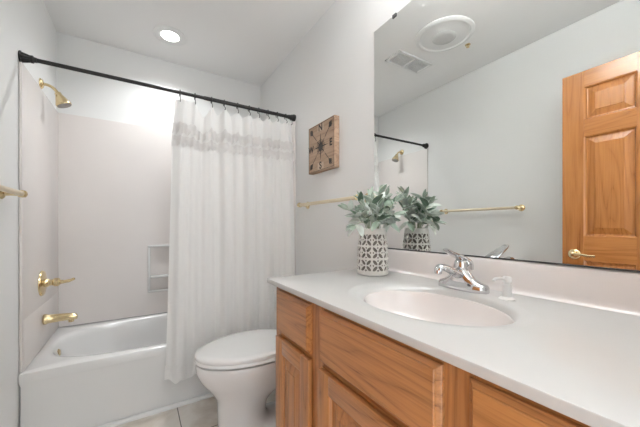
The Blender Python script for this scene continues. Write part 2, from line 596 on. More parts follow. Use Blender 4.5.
cur = thing('shower_curtain', 'white linen shower curtain with two ruffled bands gathered at right end of rod', 'shower curtain', (.6, 1.95, ZBOT))
NS, NZ = 260, 110
bm = NB()
rows = []
for j in range(NZ + 1):
    row = []
    for i in range(NS + 1):
        s = i / NS
        q = j / NZ
        z = ZBOT + .012 * sin(9 * s + 1) * (1 - q) + (ZTOP - ZBOT) * q
        row.append(bm.verts.new((curtain_x(s, z), curtain_y(s, z), zmap(s, z))))
    rows.append(row)
for j in range(NZ):
    for i in range(NS):
        bm.faces.new((rows[j][i], rows[j][i + 1], rows[j + 1][i + 1], rows[j + 1][i]))
o = put('cloth', bm, M_CURT, cur, smooth=180)


def ruffle(name, z0, z1, off, freq, amp, seed, bot_wave=.006, mat=None):
    random.seed(seed)
    ph = [random.uniform(0, 6.28) for _ in range(4)]
    bm = NB()
    n, k = 620, 8
    rr = []
    for j in range(k + 1):
        q = j / k
        row = []
        for i in range(n + 1):
            s = -.006 + 1.012 * i / n
            sc = max(0, min(1, s))
            flare = abs(q - .5) * 2
            w = sin(2 * pi * freq * s + ph[0] + .7 * sin(2 * pi * 7 * s + ph[1])) + .5 * sin(2 * pi * freq * .43 * s + ph[2])
            z = z0 + (z1 - z0) * q + bot_wave * (1 - q) * w + .003 * q * w
            zz = max(ZBOT, z)
            x = curtain_x(s, zz)
            y = curtain_y(sc, zz) - off - amp * (.35 + .65 * flare) * (1 + w * .55)
            row.append(bm.verts.new((x, y, zmap(sc, z))))
        rr.append(row)
    for j in range(k):
        for i in range(n):
            bm.faces.new((rr[j][i], rr[j][i + 1], rr[j + 1][i + 1], rr[j + 1][i]))
    return put(name, bm, mat or M_RUFF, cur, smooth=180)


ruffle('ruffle', 1.686, 1.752, .004, 27, .007, 1, .007)
ruffle('ruffle', 1.606, 1.668, .004, 24, .007, 2, .007)
ruffle('hem', .185, .280, .005, 10, .011, 3, .012, M_CURT)

for i, hx in enumerate(HX + [.992]):
    side = ['at the loose left corner of the curtain', 'second from the loose left corner of the curtain', 'third from the loose left corner of the curtain',
            'fourth from the loose left corner of the curtain', 'fifth from the loose left corner of the curtain', 'sixth of eleven, halfway along the curtain',
            'fifth from the right rod flange', 'fourth from the right rod flange', 'third from the right rod flange',
            'second from the right rod flange', 'nearest to the right rod flange'][i]
    hk = thing('curtain_hook', 'small black curtain hook ' + side, 'curtain hook', (hx, RY, RZ), 'curtain hooks on the black rod')
    bm = NB()
    r = .0185
    pts = [(hx, RY + r * cos(a), RZ - .004 + r * sin(a)) for a in [radians(-60 + 300 * k / 20) for k in range(21)]]
    sweep(bm, pts, .0030, 8, up=(1, 0, 0))
    put('ring', bm, M_BLACK, hk, smooth=60)
    bm = NB()
    yc = curtain_y(max(0, min(1, (hx - .190) / .802)), ZTOP)
    ym = min(yc - .008, RY - .012)
    sweep(bm, spline([(hx, RY - .008, RZ - .022), (hx, RY - .016, RZ - .036), (hx, ym - .006, RZ - .050), (hx, ym - .002, RZ - .060), (hx, yc, RZ - .056)], 5), .0022, 8, up=(1, 0, 0))
    put('wire_hook', bm, M_BLACK, hk, smooth=60)

def stadium(cx, cy, hx, hy, z, n=40, ex=3.0):
    return [(cx + hx * math.copysign(abs(cos(a)) ** (2 / ex), cos(a)), cy + hy * math.copysign(abs(sin(a)) ** (2 / ex), sin(a)), z) for a in [2 * pi * k / n for k in range(n)]]


# ------------------------------------------------------------------ toilet
TYC = 1.55
toi = thing('toilet', 'white porcelain toilet with closed lid between the vanity and tub', 'toilet', (.6, TYC, 0))


def egg(cx, af, ab, b, z, n=48, ex=2.0):
    out = []
    for k in range(n):
        a = 2 * pi * k / n
        ca, sa = cos(a), sin(a)
        rx = ab if ca > 0 else af
        out.append((cx + rx * math.copysign(abs(ca) ** (2 / ex), ca), TYC + b * math.copysign(abs(sa) ** (2 / ex), sa), z))
    return out


bm = NB()
prof = spline([(.001, .585, .24, .34, .123), (.018, .585, .238, .335, .119), (.034, .545, .19, .20, .108), (.06, .485, .138, .135, .102), (.14, .485, .140, .125, .101), (.20, .51, .170, .15, .116),
               (.26, .555, .250, .22, .148), (.31, .557, .290, .27, .170), (.36, .545, .302, .28, .183), (.395, .542, .303, .27, .187), (.410, .542, .300, .265, .185)], 4)
loft(bm, [egg(c_, af, ab, bb, z, 56) for z, c_, af, ab, bb in prof])
put('bowl', bm, M_PORC, toi, smooth=60)
bm = NB()
loft(bm, [stadium(.85, TYC, .145, .065, .012), stadium(.85, TYC, .14, .062, .10), stadium(.85, TYC, .14, .070, .22), stadium(.83, TYC, .16, .10, .30)])
put('trapway', bm, M_PORC, toi, smooth=60)
bm = NB()
box(bm, .72, 1.0, TYC - .12, TYC + .12, .20, .415, .03, 3)
put('tank_shelf', bm, M_PORC, toi, smooth=50)
bm = NB()
loft(bm, [egg(.545, .288, .222, .172, .4115, 64), egg(.545, .290, .224, .174, .4185, 64), egg(.545, .306, .238, .189, .4195, 64), egg(.545, .311, .242, .193, .424, 64), egg(.545, .311, .242, .193, .434, 64), egg(.545, .308, .239, .190, .4390, 64)])
put('seat', bm, M_SEAT, toi, smooth=40)
bm = NB()
loft(bm, [egg(.545, .303, .234, .185, .4395, 64), egg(.545, .309, .240, .191, .441, 64), egg(.545, .311, .241, .192, .446, 64), egg(.545, .311, .241, .192, .455, 64), egg(.545, .306, .237, .188, .4615, 64),
          egg(.545, .275, .214, .165, .466, 64), egg(.545, .18, .14, .105, .470, 64), egg(.545, .08, .06, .05, .472, 64)])
put('lid', bm, M_SEAT, toi, smooth=50)
for sy in (-.075, .075):
    bm = NB()
    lathe(bm, [(.014, 0), (.014, .03), (.011, .034)], (.805, TYC + sy, .4155), 'z', 20)
    put('lid_hinge', bm, M_SEAT, toi, smooth=40)
bm = NB()
box(bm, .835, 1.012, TYC - .20, TYC + .20, .405, .715, .025, 3)
put('tank', bm, M_PORC, toi, smooth=50)
bm = NB()
box(bm, .825, 1.015, TYC - .21, TYC + .21, .712, .742, .010, 3)
put('tank_lid', bm, M_PORC, toi, smooth=50)
bm = NB()
lathe(bm, [(.012, 0), (.012, .012), (.006, .016)], (.834, TYC - .13, .66), '-x', 16)
sweep(bm, [(.822, TYC - .13, .66), (.820, TYC - .10, .658), (.819, TYC - .07, .652)], [.006, .006, .007], 10)
tag(put('flush_lever', bm, M_CHROME, toi, smooth=50), 'chrome flush lever')

# ------------------------------------------------------------------ vanity cabinet
CF = .445           # front plane of doors and drawer fronts
FFX = .463          # face frame plane
CY0, CY1 = YF + .012, 1.062
van = thing('vanity_cabinet', 'honey oak vanity cabinet with raised panel doors under the white sink top', 'vanity cabinet', (.74, .5, 0))
bm = NB()
box(bm, FFX + .018, 1.0, CY1 - .016, CY1 - .002, .002, .878)
box(bm, FFX + .018, 1.0, CY0 + .002, CY0 + .016, .002, .878)
box(bm, 1.0, 1.012, CY0 + .002, CY1 - .002, .1, .878)
box(bm, FFX + .018, 1.0, CY0 + .016, CY1 - .016, .10, .116)
put('carcass', bm, OAK_Z, van)
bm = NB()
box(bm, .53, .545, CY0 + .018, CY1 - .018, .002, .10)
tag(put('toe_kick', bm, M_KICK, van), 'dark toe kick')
STY = [(CY1 - .043, CY1), (.713, .783), (.260, .320), (CY0, CY0 + .075)]
for a, b_ in STY:
    put('face_stile', box(NB(), FFX, FFX + .018, a, b_, .10, .878, .001, 1), OAK_Z, van)
for (a, b_) in ((.783, CY1 - .043), (.320, .713), (CY0 + .075, .260)):
    for z0, z1 in ((.842, .878), (.675, .722), (.10, .14)):
        put('face_rail', box(NB(), FFX + .0005, FFX + .018, a, b_, z0, z1, .001, 1), OAK_Y, van)


def slab_front(name, y0, y1, z0, z1, mat):
    """drawer front with a stepped, sloping routed edge; faces -x"""
    bm = NB()
    R = lambda d, x: [(x, y0 + d, z0 + d), (x, y1 - d, z0 + d), (x, y1 - d, z1 - d), (x, y0 + d, z1 - d)]
    loft(bm, [R(0, FFX - .0005), R(0, FFX - .007), R(.002, FFX - .009), R(.009, FFX - .0135), R(.0095, FFX - .0165), R(.0115, CF)])
    return put(name, bm, mat, van)


def ring_prof(y0, y1, z0, z1, xf, sg, prof):
    """list of (inset, depth) rectangles; sg -1 faces -x, +1 faces +x; depth goes into the wood"""
    return [[(xf - sg * d, y0 + i, z0 + i), (xf - sg * d, y1 - i, z0 + i), (xf - sg * d, y1 - i, z1 - i), (xf - sg * d, y0 + i, z1 - i)] for i, d in prof]


def cabinet_door(y0, y1, z0, z1, fw=.055):
    xb = FFX - .0005
    bm = NB()
    loft(bm, [[(xb, *p[1:]) for p in ring_prof(y0 + fw - .001, y1 - fw + .001, z0 + fw - .001, z1 - fw + .001, CF, -1, [(0, 0)])[0]]] +
         ring_prof(y0 + fw - .001, y1 - fw + .001, z0 + fw - .001, z1 - fw + .001, CF, -1,
                   [(0, .001), (.004, .003), (.008, .010), (.012, .011), (.042, .003), (.0425, .001)]))
    d = put('door', bm, OAK_Z, van)
    for a, b_ in ((y0, y0 + fw), (y1 - fw, y1)):
        put('stile', box(NB(), CF, xb, a, b_, z0, z1, .0035, 2), OAK_Z, d, smooth=30)
    for a, b_ in ((z0, z0 + fw), (z1 - fw, z1)):
        put('rail', box(NB(), CF + .0003, xb, y0 + fw, y1 - fw, a, b_, .0025, 2), OAK_Y, d, smooth=30)
    return d


slab_front('drawer_front', .779, 1.0315, .705, .862, OAK_Y)
slab_front('drawer_front', .316, .718, .708, .862, OAK_Y)
slab_front('drawer_front', .014, .266, .705, .862, OAK_Y)
cabinet_door(.779, 1.0315, .125, .688)
cabinet_door(.316, .722, .125, .690)
cabinet_door(.014, .266, .125, .688)

# ------------------------------------------------------------------ vanity top with integral basin
CT = .898
top = thing('sink_counter', 'glossy white vanity counter with an oval integral sink', 'countertop', (.73, .5, .8785))
SX, SY, SA, SB = .697, .534, .172, .226
bm = NB()
ref = superell(SX, SY, SA, SB, CT, 2.0, 112)
X0, X1, Y0, Y1 = .437, XR - .002, YF + .002, 1.0985
R = lambda d, z: rect_ring(ref, X0 + d, X1 - d, Y0 + d, Y1 - d, z, SX, SY)
E_ = lambda d, z: superell(SX, SY, SA + d, SB + d, z, 2.0, 112)
rings = [R(.003, .8790), R(.0008, .8798), R(0, .881), R(0, .8955), R(.001, .8972), R(.0035, CT),
         E_(.040, CT), E_(.034, CT + .0015), E_(.026, CT + .002), E_(.016, CT), E_(.006, CT - .001)]
ES = lambda f, z: [(SX + (p[0] - SX) * (.3 + .7 * f), SY - .10 * (1 - f) + (p[1] - SY) * f, z) for p in superell(SX, SY, SA, SB, z, 2.0, 112)]
rings += [E_(0, CT - .0025), ES(.965, CT - .007), ES(.925, CT - .016), ES(.92, CT - .020), ES(.96, CT - .0192), E_(.006, .8790), rings[0]]
v_ = loft(bm, rings, False, False)
bmesh.ops.remove_doubles(bm, verts=bm.verts, dist=1e-6)
slab = put('countertop', bm, M_MARB, top, smooth=40)
bm = NB()
E2 = lambda f, z, dx=0: [(SX + (p[0] - SX) * min(f, .3 + .7 * f, .9475 - (.925 - f)), SY - .10 * max(0, 1 - max(f, .925)) + (p[1] - SY) * f, z) for p in superell(SX, SY, SA, SB, z, 2.0, 112)]
loft(bm, [E2(.11, CT - .137), E2(.36, CT - .132), E2(.61, CT - .116), E2(.80, CT - .088), E2(.90, CT - .055), E2(.935, CT - .030), E2(.928, CT - .0205),
          E2(.9245, CT - .0165), E2(.915, CT - .020), E2(.90, CT - .028), E2(.86, CT - .052), E2(.76, CT - .083), E2(.58, CT - .110), E2(.34, CT - .126), E2(.11, CT - .131)])
tag(put('basin', bm, M_BASIN, top, smooth=180), 'faintly pink basin bowl')
bm = NB()
lathe(bm, [(.024, 0), (.022, .003), (.016, .004), (.014, .008), (.004, .009)], (SX, SY, CT - .1305), 'z', 24)
tag(put('drain', bm, M_CHROME, top, smooth=40), 'chrome drain')
bm = NB()
prof = [(X1, CT + .0003), (X1 - .033, CT + .0003), (X1 - .027, CT + .003), (X1 - .022, CT + .010), (X1 - .020, CT + .02), (X1 - .019, CT + .094), (X1 - .017, CT + .099), (X1 - .013, CT + .1005), (X1, CT + .1005)]
loft(bm, [[(x, y, z) for x, z in prof] for y in (Y0, 1.094)])
tag(put('backsplash', bm, M_BASIN, smooth=50, loc=(XR, .5, CT)), 'pale pinkish backsplash strip between the white counter and the wall mirror', 'backsplash')

# ------------------------------------------------------------------ faucet
fx, fy = .912, .557
fau = thing('faucet', 'chrome single lever faucet behind the oval sink', 'faucet', (fx, fy, CT))


bm = NB()
loft(bm, [stadium(fx, fy, .030, .083, CT + .0005), stadium(fx, fy, .031, .084, CT + .004), stadium(fx, fy, .0305, .0835, CT + .018), stadium(fx, fy, .027, .079, CT + .024),
          stadium(fx - .001, fy, .026, .062, CT + .030, ex=2.6), stadium(fx - .004, fy, .025, .046, CT + .040, ex=2.2), stadium(fx - .006, fy, .024, .033, CT + .054, ex=2), stadium(fx - .006, fy, .023, .025, CT + .066, ex=2), stadium(fx - .006, fy, .020, .021, CT + .070, ex=2)])
put('faucet_body', bm, M_CHROME, fau, smooth=50)
bm = NB()
pts = spline([(fx - .002, fy, CT + .042), (fx - .04, fy, CT + .058), (fx - .08, fy, CT + .074), (fx - .108, fy, CT + .083), (fx - .124, fy, CT + .081), (fx - .130, fy, CT + .070)], 5)
n = len(pts)
rad = [.022 - .010 * (i / (n - 1)) ** .8 for i in range(n)]
sweep(bm, pts, rad, 18, up=(0, 1, 0), flat=(.62, 1.05))
put('spout', bm, M_CHROME, fau, smooth=60)
bm = NB()
lathe(bm, [(.011, 0), (.011, .010), (.009, .012)], (fx - .129, fy, CT + .075), '-z', 18)
put('aerator', bm, M_CHROME, fau, smooth=40)
bm = NB()
lathe(bm, [(.022, .062), (.0255, .066), (.0265, .078), (.024, .090), (.018, .100), (.009, .105), (.002, .106)], (fx - .002, fy, CT), 'z', 26)
hdl = put('handle_dome', bm, M_CHROME, fau, smooth=40)
bm = NB()
pts = spline([(fx + .026, fy, CT + .066), (fx + .022, fy, CT + .088), (fx - .006, fy, CT + .104), (fx - .042, fy, CT + .117), (fx - .072, fy, CT + .128), (fx - .090, fy, CT + .137)], 5)
n = len(pts)
fl = [(.62 - .36 * (i / n), .95 + .25 * sin(pi * i / n)) for i in range(n)]
sweep(bm, pts, [.024 - .013 * i / n for i in range(n)], 16, up=(0, 1, 0), flat=fl)
put('lever', bm, M_CHROME, hdl, smooth=60)

# ------------------------------------------------------------------ soap pump
pump = thing('soap_dispenser', 'small white soap pump on the sink deck right of faucet', 'soap dispenser', (.895, .412, CT))
px, py = .895, .412
bm = NB()
lathe(bm, [(.021, .0005), (.021, .003), (.017, .006), (.0125, .009), (.0115, .03), (.0105, .044)], (px, py, CT), 'z', 28)
put('base', bm, M_WHITEPL, pump, smooth=40)
bm = NB()
lathe(bm, [(.0085, .044), (.0085, .050), (.0115, .051), (.0115, .063), (.009, .066)], (px, py, CT), 'z', 24)
hd = put('pump_head', bm, M_WHITEPL, pump, smooth=40)
bm = NB()
sweep(bm, spline([(px - .006, py + .001, CT + .058), (px - .03, py + .004, CT + .063), (px - .05, py + .007, CT + .063), (px - .058, py + .008, CT + .058)], 5), .0042, 10)
put('nozzle', bm, M_WHITEPL, hd, smooth=60)

# ------------------------------------------------------------------ mirror
MY0, MY1, MZ0, MZ1 = YF + .004, 1.092, CT + .1015, H + .9888
mir = thing('wall_mirror', 'large frameless wall mirror standing on the backsplash', 'mirror', (XR - .01, .5, MZ0))
mx_ = lambda y: 1.0147 + .0128 * (y - 1.09)
bm = NB()
v = [bm.verts.new(p) for p in ((mx_(MY0), MY0, MZ0), (mx_(MY1), MY1, MZ0), (mx_(MY1), MY1, MZ1), (mx_(MY0), MY0, MZ1))]
w = [bm.verts.new(p) for p in ((XR - .001, MY0, MZ0), (XR - .001, MY1, MZ0), (XR - .001, MY1, MZ1), (XR - .001, MY0, MZ1))]
bm.faces.new(v)
bm.faces.new(list(reversed(w)))
for i in range(4):
    j = (i + 1) % 4
    f = bm.faces.new((v[i], w[i], w[j], v[j])); f.material_index = 1
put('glass', bm, [M_MIRROR, M_MEDGE], mir)
bm = NB()
loft(bm, [[(mx_(y) - .003, y, MZ0 + .0002), (mx_(y) - .0004, y, MZ0 + .0002), (mx_(y) - .0004, y, MZ0 + .0045), (mx_(y) - .003, y, MZ0 + .0045)] for y in (MY0, MY1)])
tag(put('bottom_channel', bm, M_DARK, mir), 'dark bottom channel')
for yc in (.953, .10):
    bm = NB()
    xx = mx_(yc)
    box(bm, xx - .004, XR - .001, yc - .012, yc + .012, MZ1 + .0005, MZ1 + .004, .001, 1)
    box(bm, xx - .004, xx - .001, yc - .012, yc + .012, MZ1 - .012, MZ1 + .004, .001, 1)
    tag(put('clip', bm, plain('clip_metal', (.12, .12, .12), .4, metal=.5), mir), 'dark metal clip')

# ------------------------------------------------------------------ compass plaque
AY0, AY1, AZ0, AZ1 = 1.403, 1.711, 1.462, 1.774
AXF = XR - .038
ayc, azc = (AY0 + AY1) / 2, (AZ0 + AZ1) / 2
art = thing('wall_plaque', 'square brown wooden wall plaque with a compass rose', 'wall art', (XR, ayc, AZ0))
M_PLANK = oak('weathered_wood', 'y', light=(.42, .29, .20), dark=(.22, .135, .085), rough=.7, coat=0)
M_INK = plain('burnt_ink', (.035, .028, .024), .7)
M_PALEINK = plain('pale_patch', (.50, .38, .28), .75, nscale=80, namp=.15)
bm = NB()
hgt = (AZ1 - AZ0) / 4
for k in range(4):
    box(bm, AXF, XR - .001, AY0, AY1, AZ0 + k * hgt + .0003, AZ0 + (k + 1) * hgt - .0003, .0018, 1)
put('board', bm, M_PLANK, art)


def flat_poly(bm, pts, x0=.0, th=.0012):
    """polygon given as (right, up) from the plaque centre, laid on the face (faces -x)"""
    a = [(AXF - x0, ayc - p[0], azc + p[1]) for p in pts]
    b_ = [(AXF - x0 - th, ayc - p[0], azc + p[1]) for p in pts]
    loft(bm, [a, b_])


def strip(bm, p, q, w, x0=0.0, w2=None):
    d = Vector((q[0] - p[0], q[1] - p[1])).normalized()
    n_ = Vector((-d.y, d.x))
    w2 = w if w2 is None else w2
    flat_poly(bm, [(p[0] + n_.x * w / 2, p[1] + n_.y * w / 2), (p[0] - n_.x * w / 2, p[1] - n_.y * w / 2),
                   (q[0] - n_.x * w2 / 2, q[1] - n_.y * w2 / 2), (q[0] + n_.x * w2 / 2, q[1] + n_.y * w2 / 2)], x0)


bm = NB()
for k in range(16):       # points of the star
    a = pi / 2 + k * pi / 8
    L = .084 if k % 4 == 0 else .064 if k % 2 == 0 else .040
    w = .013 if k % 2 == 0 else .008
    flat_poly(bm, [(L * cos(a), L * sin(a)), (w * cos(a + .5), w * sin(a + .5)), (0, 0), (w * cos(a - .5), w * sin(a - .5))], .0002 + .0002 * k / 16)
put('compass_star', bm, M_INK, art)
bm = NB()
for k in range(40):
    a0, a1 = 2 * pi * k / 40, 2 * pi * (k + 1) / 40
    for r in (.044, .026):
        if k % 5 != 4:
            strip(bm, (r * cos(a0), r * sin(a0)), (r * cos(a1), r * sin(a1)), .0018)
for sx, sz in ((1, 1), (1, -1), (-1, 1), (-1, -1)):
    strip(bm, (sx * .05, sz * .05), (sx * .125, sz * .125), .0035, 0, .002)
put('compass_lines', bm, M_INK, art)
for sx, sz in ((1, 1), (1, -1), (-1, 1), (-1, -1)):     # arrow fletch in each corner
    bm = NB()
    for k in range(-3, 4):
        ca = math.atan2(sz, sx) + k * .22
        L = .048 - .006 * abs(k)
        b0 = (sx * .098, sz * .098)
        strip(bm, b0, (b0[0] + L * cos(ca), b0[1] + L * sin(ca)), .008, .0003 + .0001 * (k + 3), .003)
    put('corner_mark', bm, M_INK, art)
for px_, pz_ in ((0, .122), (0, -.122)):
    bm = NB()
    flat_poly(bm, [(px_ - .036, pz_ - .021), (px_ + .036, pz_ - .021), (px_ + .036, pz_ + .021), (px_ - .036, pz_ + .021)], 0, .0006)
    put('letter_patch', bm, M_PALEINK, art)
bm = NB()
b1, b2 = .149, .1475
for s_ in (1, -1):
    strip(bm, (-b1, s_ * b1), (b1, s_ * b1), .0018)
    strip(bm, (s_ * b1, -b1), (s_ * b1, b1), .0018)
put('border_line', bm, M_INK, art)
for ch, a, u in (('N', 0, .122), ('S', 0, -.122), ('E', .118, 0), ('W', -.118, 0)):
    cu = bpy.data.curves.new('letter', 'FONT')
    cu.body = ch; cu.size = .062; cu.align_x = 'CENTER'; cu.align_y = 'CENTER'; cu.extrude = .0006; cu.offset = .0012
    tmp = bpy.data.objects.new('letter_tmp', cu)
    C.objects.link(tmp)
    bpy.context.view_layer.update()
    me = bpy.data.meshes.new_from_object(tmp.evaluated_get(bpy.context.evaluated_depsgraph_get()))
    bpy.data.objects.remove(tmp)
    bm = NB(); bm.from_mesh(me); bpy.data.meshes.remove(me)
    # text x -> -y, text y -> z, text z -> -x
    T = Matrix(((0, 0, -1, AXF - .0016), (-1, 0, 0, ayc - a), (0, 1, 0, azc + u), (0, 0, 0, 1)))
    bmesh.ops.transform(bm, matrix=T, verts=bm.verts)
    put('letter', bm, M_INK, art)

# ------------------------------------------------------------------ vase with pierced petals
vx, vy = .870, .947
VH = .197
vas = thing('vase', 'white ceramic vase with rows of petal cutouts beside the sink', 'vase', (vx, vy, CT))
M_CER = plain('white_ceramic', (.74, .72, .68), .4, nscale=50, namp=.05)
M_CERIN = plain('petal_recess', (.17, .155, .135), .8, nscale=60, namp=.25)


def vase_r(z):
    t = z / VH
    return .0672 - .0125 * t ** 1.6 + .003 * sin(pi * t)


NA, NR = 336, 108
ncol, rz0, rz1, nrow = 8, .016, .178, 3
bm = NB()
rows = []


def petal(a, z):
    if z < rz0 or z > rz1: return 0
    u_ = (a / (2 * pi) * ncol) % 1 - .5
    v_ = ((z - rz0) / (rz1 - rz0) * nrow) % 1 - .5
    qx, qy = abs(u_), abs(v_)
    d1 = (qx + qy) / 1.41421 - .33
    d2 = (qx - qy) / 1.41421
    if (d1 / .245) ** 2 + (d2 / .118) ** 2 < 1: return 1
    if qx < .085 and .30 < qy < .45 and qx < .085 * (1 - abs(qy - .375) / .08): return 1
    if qy < .085 and .30 < qx < .45 and qy < .085 * (1 - abs(qx - .375) / .08): return 1
    return 0


for j in range(NR + 1):
    z = VH * j / NR
    row = []
    for i in range(NA):
        a = 2 * pi * i / NA
        dd = .0045 if petal(a, z) else .005 if j < 2 else 0.0
        r = vase_r(z) - dd
        row.append(bm.verts.new((vx + r * cos(a), vy + r * sin(a), CT + .001 + z)))
    rows.append(row)
for j in range(NR):
    for i in range(NA):
        k = (i + 1) % NA
        f = bm.faces.new((rows[j][i], rows[j][k], rows[j + 1][k], rows[j + 1][i]))
        a = 2 * pi * (i + .5) / NA; z = VH * (j + .5) / NR
        f.material_index = 1 if petal(a, z) else 0
bm.faces.new(list(reversed(rows[0])))
inner = []
for z, dr in ((VH + .002, .002), (VH + .001, .005), (VH - .01, .008), (.10, .010), (.01, .012)):
    r = vase_r(min(z, VH)) - dr
    inner.append([bm.verts.new((vx + r * cos(2 * pi * i / NA), vy + r * sin(2 * pi * i / NA), CT + .001 + z)) for i in range(NA)])
prev = rows[-1]
for ring in inner:
    for i in range(NA):
        k = (i + 1) % NA
        bm.faces.new((prev[i], prev[k], ring[k], ring[i]))
    prev = ring
bm.faces.new(prev)
put('vase_body', bm, [M_CER, M_CERIN], vas)

# ------------------------------------------------------------------ sage plant in the vase
m, nt, b = mat_new('sage_leaf')
tc = N(nt, 'ShaderNodeTexCoord')
nz = N(nt, 'ShaderNodeTexNoise'); nz.inputs['Scale'].default_value = 22; nz.inputs['Detail'].default_value = 3
nt.links.new(tc.outputs['Object'], nz.inputs['Vector'])
rp = N(nt, 'ShaderNodeValToRGB'); e = rp.color_ramp.elements
e[0].position = .36; e[0].color = (.28, .37, .28, 1); e[1].position = .66; e[1].color = (.44, .53, .45, 1)
nt.links.new(nz.outputs['Fac'], rp.inputs['Fac'])
nt.links.new(rp.outputs['Color'], b.inputs['Base Color'])
b.inputs['Roughness'].default_value = .7
b.inputs['Sheen Weight'].default_value = .4
M_LEAF = m
M_FROST = plain('frosted_leaf', (.62, .67, .62), .75, nscale=30, namp=.2)
M_DEEP = plain('deep_sage_leaf', (.13, .20, .14), .65, nscale=40, namp=.25)
M_STEM = plain('sage_stem', (.40, .46, .33), .7)

pl = thing('sage_plant', 'pale sage green leafy bunch standing in the white petal vase', 'plant', (vx, vy, CT + .02))


def leaf(bm, base, direction, length, width, roll, curl, mi=0):
    d = Vector(direction).normalized()
    upv = Vector((0, 0, 1))
    s = d.cross(upv)
    if s.length < .05: s = Vector((1, 0, 0))
    s.normalize()
    nrm = s.cross(d).normalized()
    s = (s * cos(roll) + nrm * sin(roll)).normalized()
    nrm = s.cross(d).normalized()
    K = 9
    rows = []
    for k in range(K + 1):
        t = k / K
        w = width * (sin(pi * min(1, t ** .8)) ** .75) * .5 + .0008
        c = Vector(base) + d * (length * t) - nrm * (curl * length * t * t)
        row = []
        for q in (-1, -.5, 0, .5, 1):
            row.append(c + s * (w * q) + nrm * (abs(q) * w * .35))
        rows.append(row)
    th = nrm * .0007
    tv = [[bm.verts.new(p + th) for p in r] for r in rows]
    bv = [[bm.verts.new(p - th) for p in r] for r in rows]
    for k in range(K):
        for q in range(4):
            for vv in (tv, bv):
                f = bm.faces.new((vv[k][q], vv[k][q + 1], vv[k + 1][q + 1], vv[k + 1][q]))
                f.material_index = mi
    for k in range(K):
        for q in (0, 4):
            f = bm.faces.new((tv[k][q], tv[k + 1][q], bv[k + 1][q], bv[k][q])); f.material_index = 1


# sprigs: tip offsets from the vase mouth centre, in (image right, toward camera, up)
rgt = Vector((cos(YAW), -sin(YAW), 0)); fwd = Vector((-sin(YAW), -cos(YAW), 0)); upz = Vector((0, 0, 1))
mouth = Vector((vx, vy, CT + VH))
random.seed(21)
SPR = [(-.105, .00, .085), (-.085, .05, .015), (-.05, .06, .085), (-.005, .03, .115), (.035, .06, .065), (.060, -.02, .115), (.075, .03, .040),
       (-.050, -.03, .125), (.015, .09, .03), (-.070, .03, .050), (.045, -.05, .165), (.090, -.05, .095), (.0, -.07, .150), (.085, -.03, .03), (.085, .07, .115), (.08, .08, .06), (.05, .04, .145)]
for k, (a, t_, u_) in enumerate(SPR):
    tip = mouth + rgt * a + fwd * t_ + upz * u_
    tip.x = min(tip.x, .985)
    b0 = Vector((vx, vy, CT + .03)) + rgt * (a * .1)
    b1 = mouth + rgt * (a * .25) + fwd * (t_ * .25)
    mid = b1.lerp(tip, .5) + upz * .022
    pts = [Vector(p) for p in spline([tuple(b0), tuple(b1), tuple(mid), tuple(tip)], 8)]
    bm = NB()
    npts = len(pts)
    for i in range(11, npts, 5):
        p = pts[i]
        tan = (pts[min(i + 1, npts - 1)] - pts[i - 1]).normalized()
        for sgn in (1, -1):
            sd = tan.cross(upz)
            if sd.length < .1: sd = rgt.copy()
            sd.normalize()
            ang = random.uniform(-.9, .9)
            out = (Matrix.Rotation(ang + (0 if i % 4 else 1.3), 3, tan) @ sd) * sgn
            d_ = tan * random.uniform(.35, .9) + out * random.uniform(.7, 1.0) + upz * random.uniform(-.1, .3)
            L = random.uniform(.050, .072)
            if p.x + d_.normalized().x * L > .988: d_.x = -abs(d_.x)
            leaf(bm, p, d_, L, L * random.uniform(.40, .54), random.uniform(-.8, .8), random.uniform(-.1, .25), random.choice((0, 0, 1, 1, 2)))
    tdir = (pts[-1] - pts[-2]).normalized()
    for q in range(3):
        d_ = tdir + Vector((random.uniform(-.4, .4), random.uniform(-.4, .4), random.uniform(-.1, .4)))
        if pts[-1].x > .94: d_.x = -abs(d_.x)
        leaf(bm, pts[-1], d_, random.uniform(.035, .055), random.uniform(.014, .022), random.uniform(-1, 1), .1, 0)
    spg = put('leafy_sprig', bm, [M_LEAF, M_FROST, M_DEEP], pl, smooth=60)
    bm = NB()
    sweep(bm, pts, [.0022 - .0010 * i / npts for i in range(npts)], 7)
    put('stem', bm, M_STEM, spg, smooth=60)

# ------------------------------------------------------------------ open oak door (seen in the mirror)
DX0, DX1, DY0, DY1, DZ0, DZ1 = -.30, -.265, .0, .759, .012, 2.050
door = bpy.data.objects.new('door_1', None)
C.objects.link(door); door.location = ((DX0 + DX1) / 2, DY0, 0); ORI[door.name] = tuple(door.location)
tag(door, kind='structure')
cols = ((.114, .328), (.432, .653))
rowz = ((.24, .90), (1.046, 1.652), (1.750, 1.952))
for a, b_ in ((DY0, cols[0][0]), (cols[0][1], cols[1][0]), (cols[1][1], DY1)):
    put('stile', box(NB(), DX0, DX1, a, b_, DZ0, DZ1, .0015, 1), OAK_DZ, door)
for c0, c1 in cols:
    for z0, z1 in ((DZ0, rowz[0][0]), (rowz[0][1], rowz[1][0]), (rowz[1][1], rowz[2][0]), (rowz[2][1], DZ1)):
        put('rail', box(NB(), DX0 + .0003, DX1 - .0003, c0, c1, z0, z1, 0), OAK_DY, door)
    for z0, z1 in rowz:
        bm = NB()
        pr_ = [(0, .0005), (.006, .005), (.010, .014), (.016, .015), (.050, .006), (.0505, .004)]
        loft(bm, ring_prof(c0, c1, z0, z1, DX1, 1, pr_), cap0=False)
        loft(bm, ring_prof(c0, c1, z0, z1, DX0, -1, pr_), cap0=False)
        put('raised_panel', bm, OAK_DZ, door)
ky, kz = .697, .935
bm = NB()
lathe(bm, [(.033, .0005), (.033, .004), (.028, .010), (.014, .013), (.011, .030), (.014, .034), (.014, .044), (.008, .048)], (DX1, ky, kz), 'x', 28)
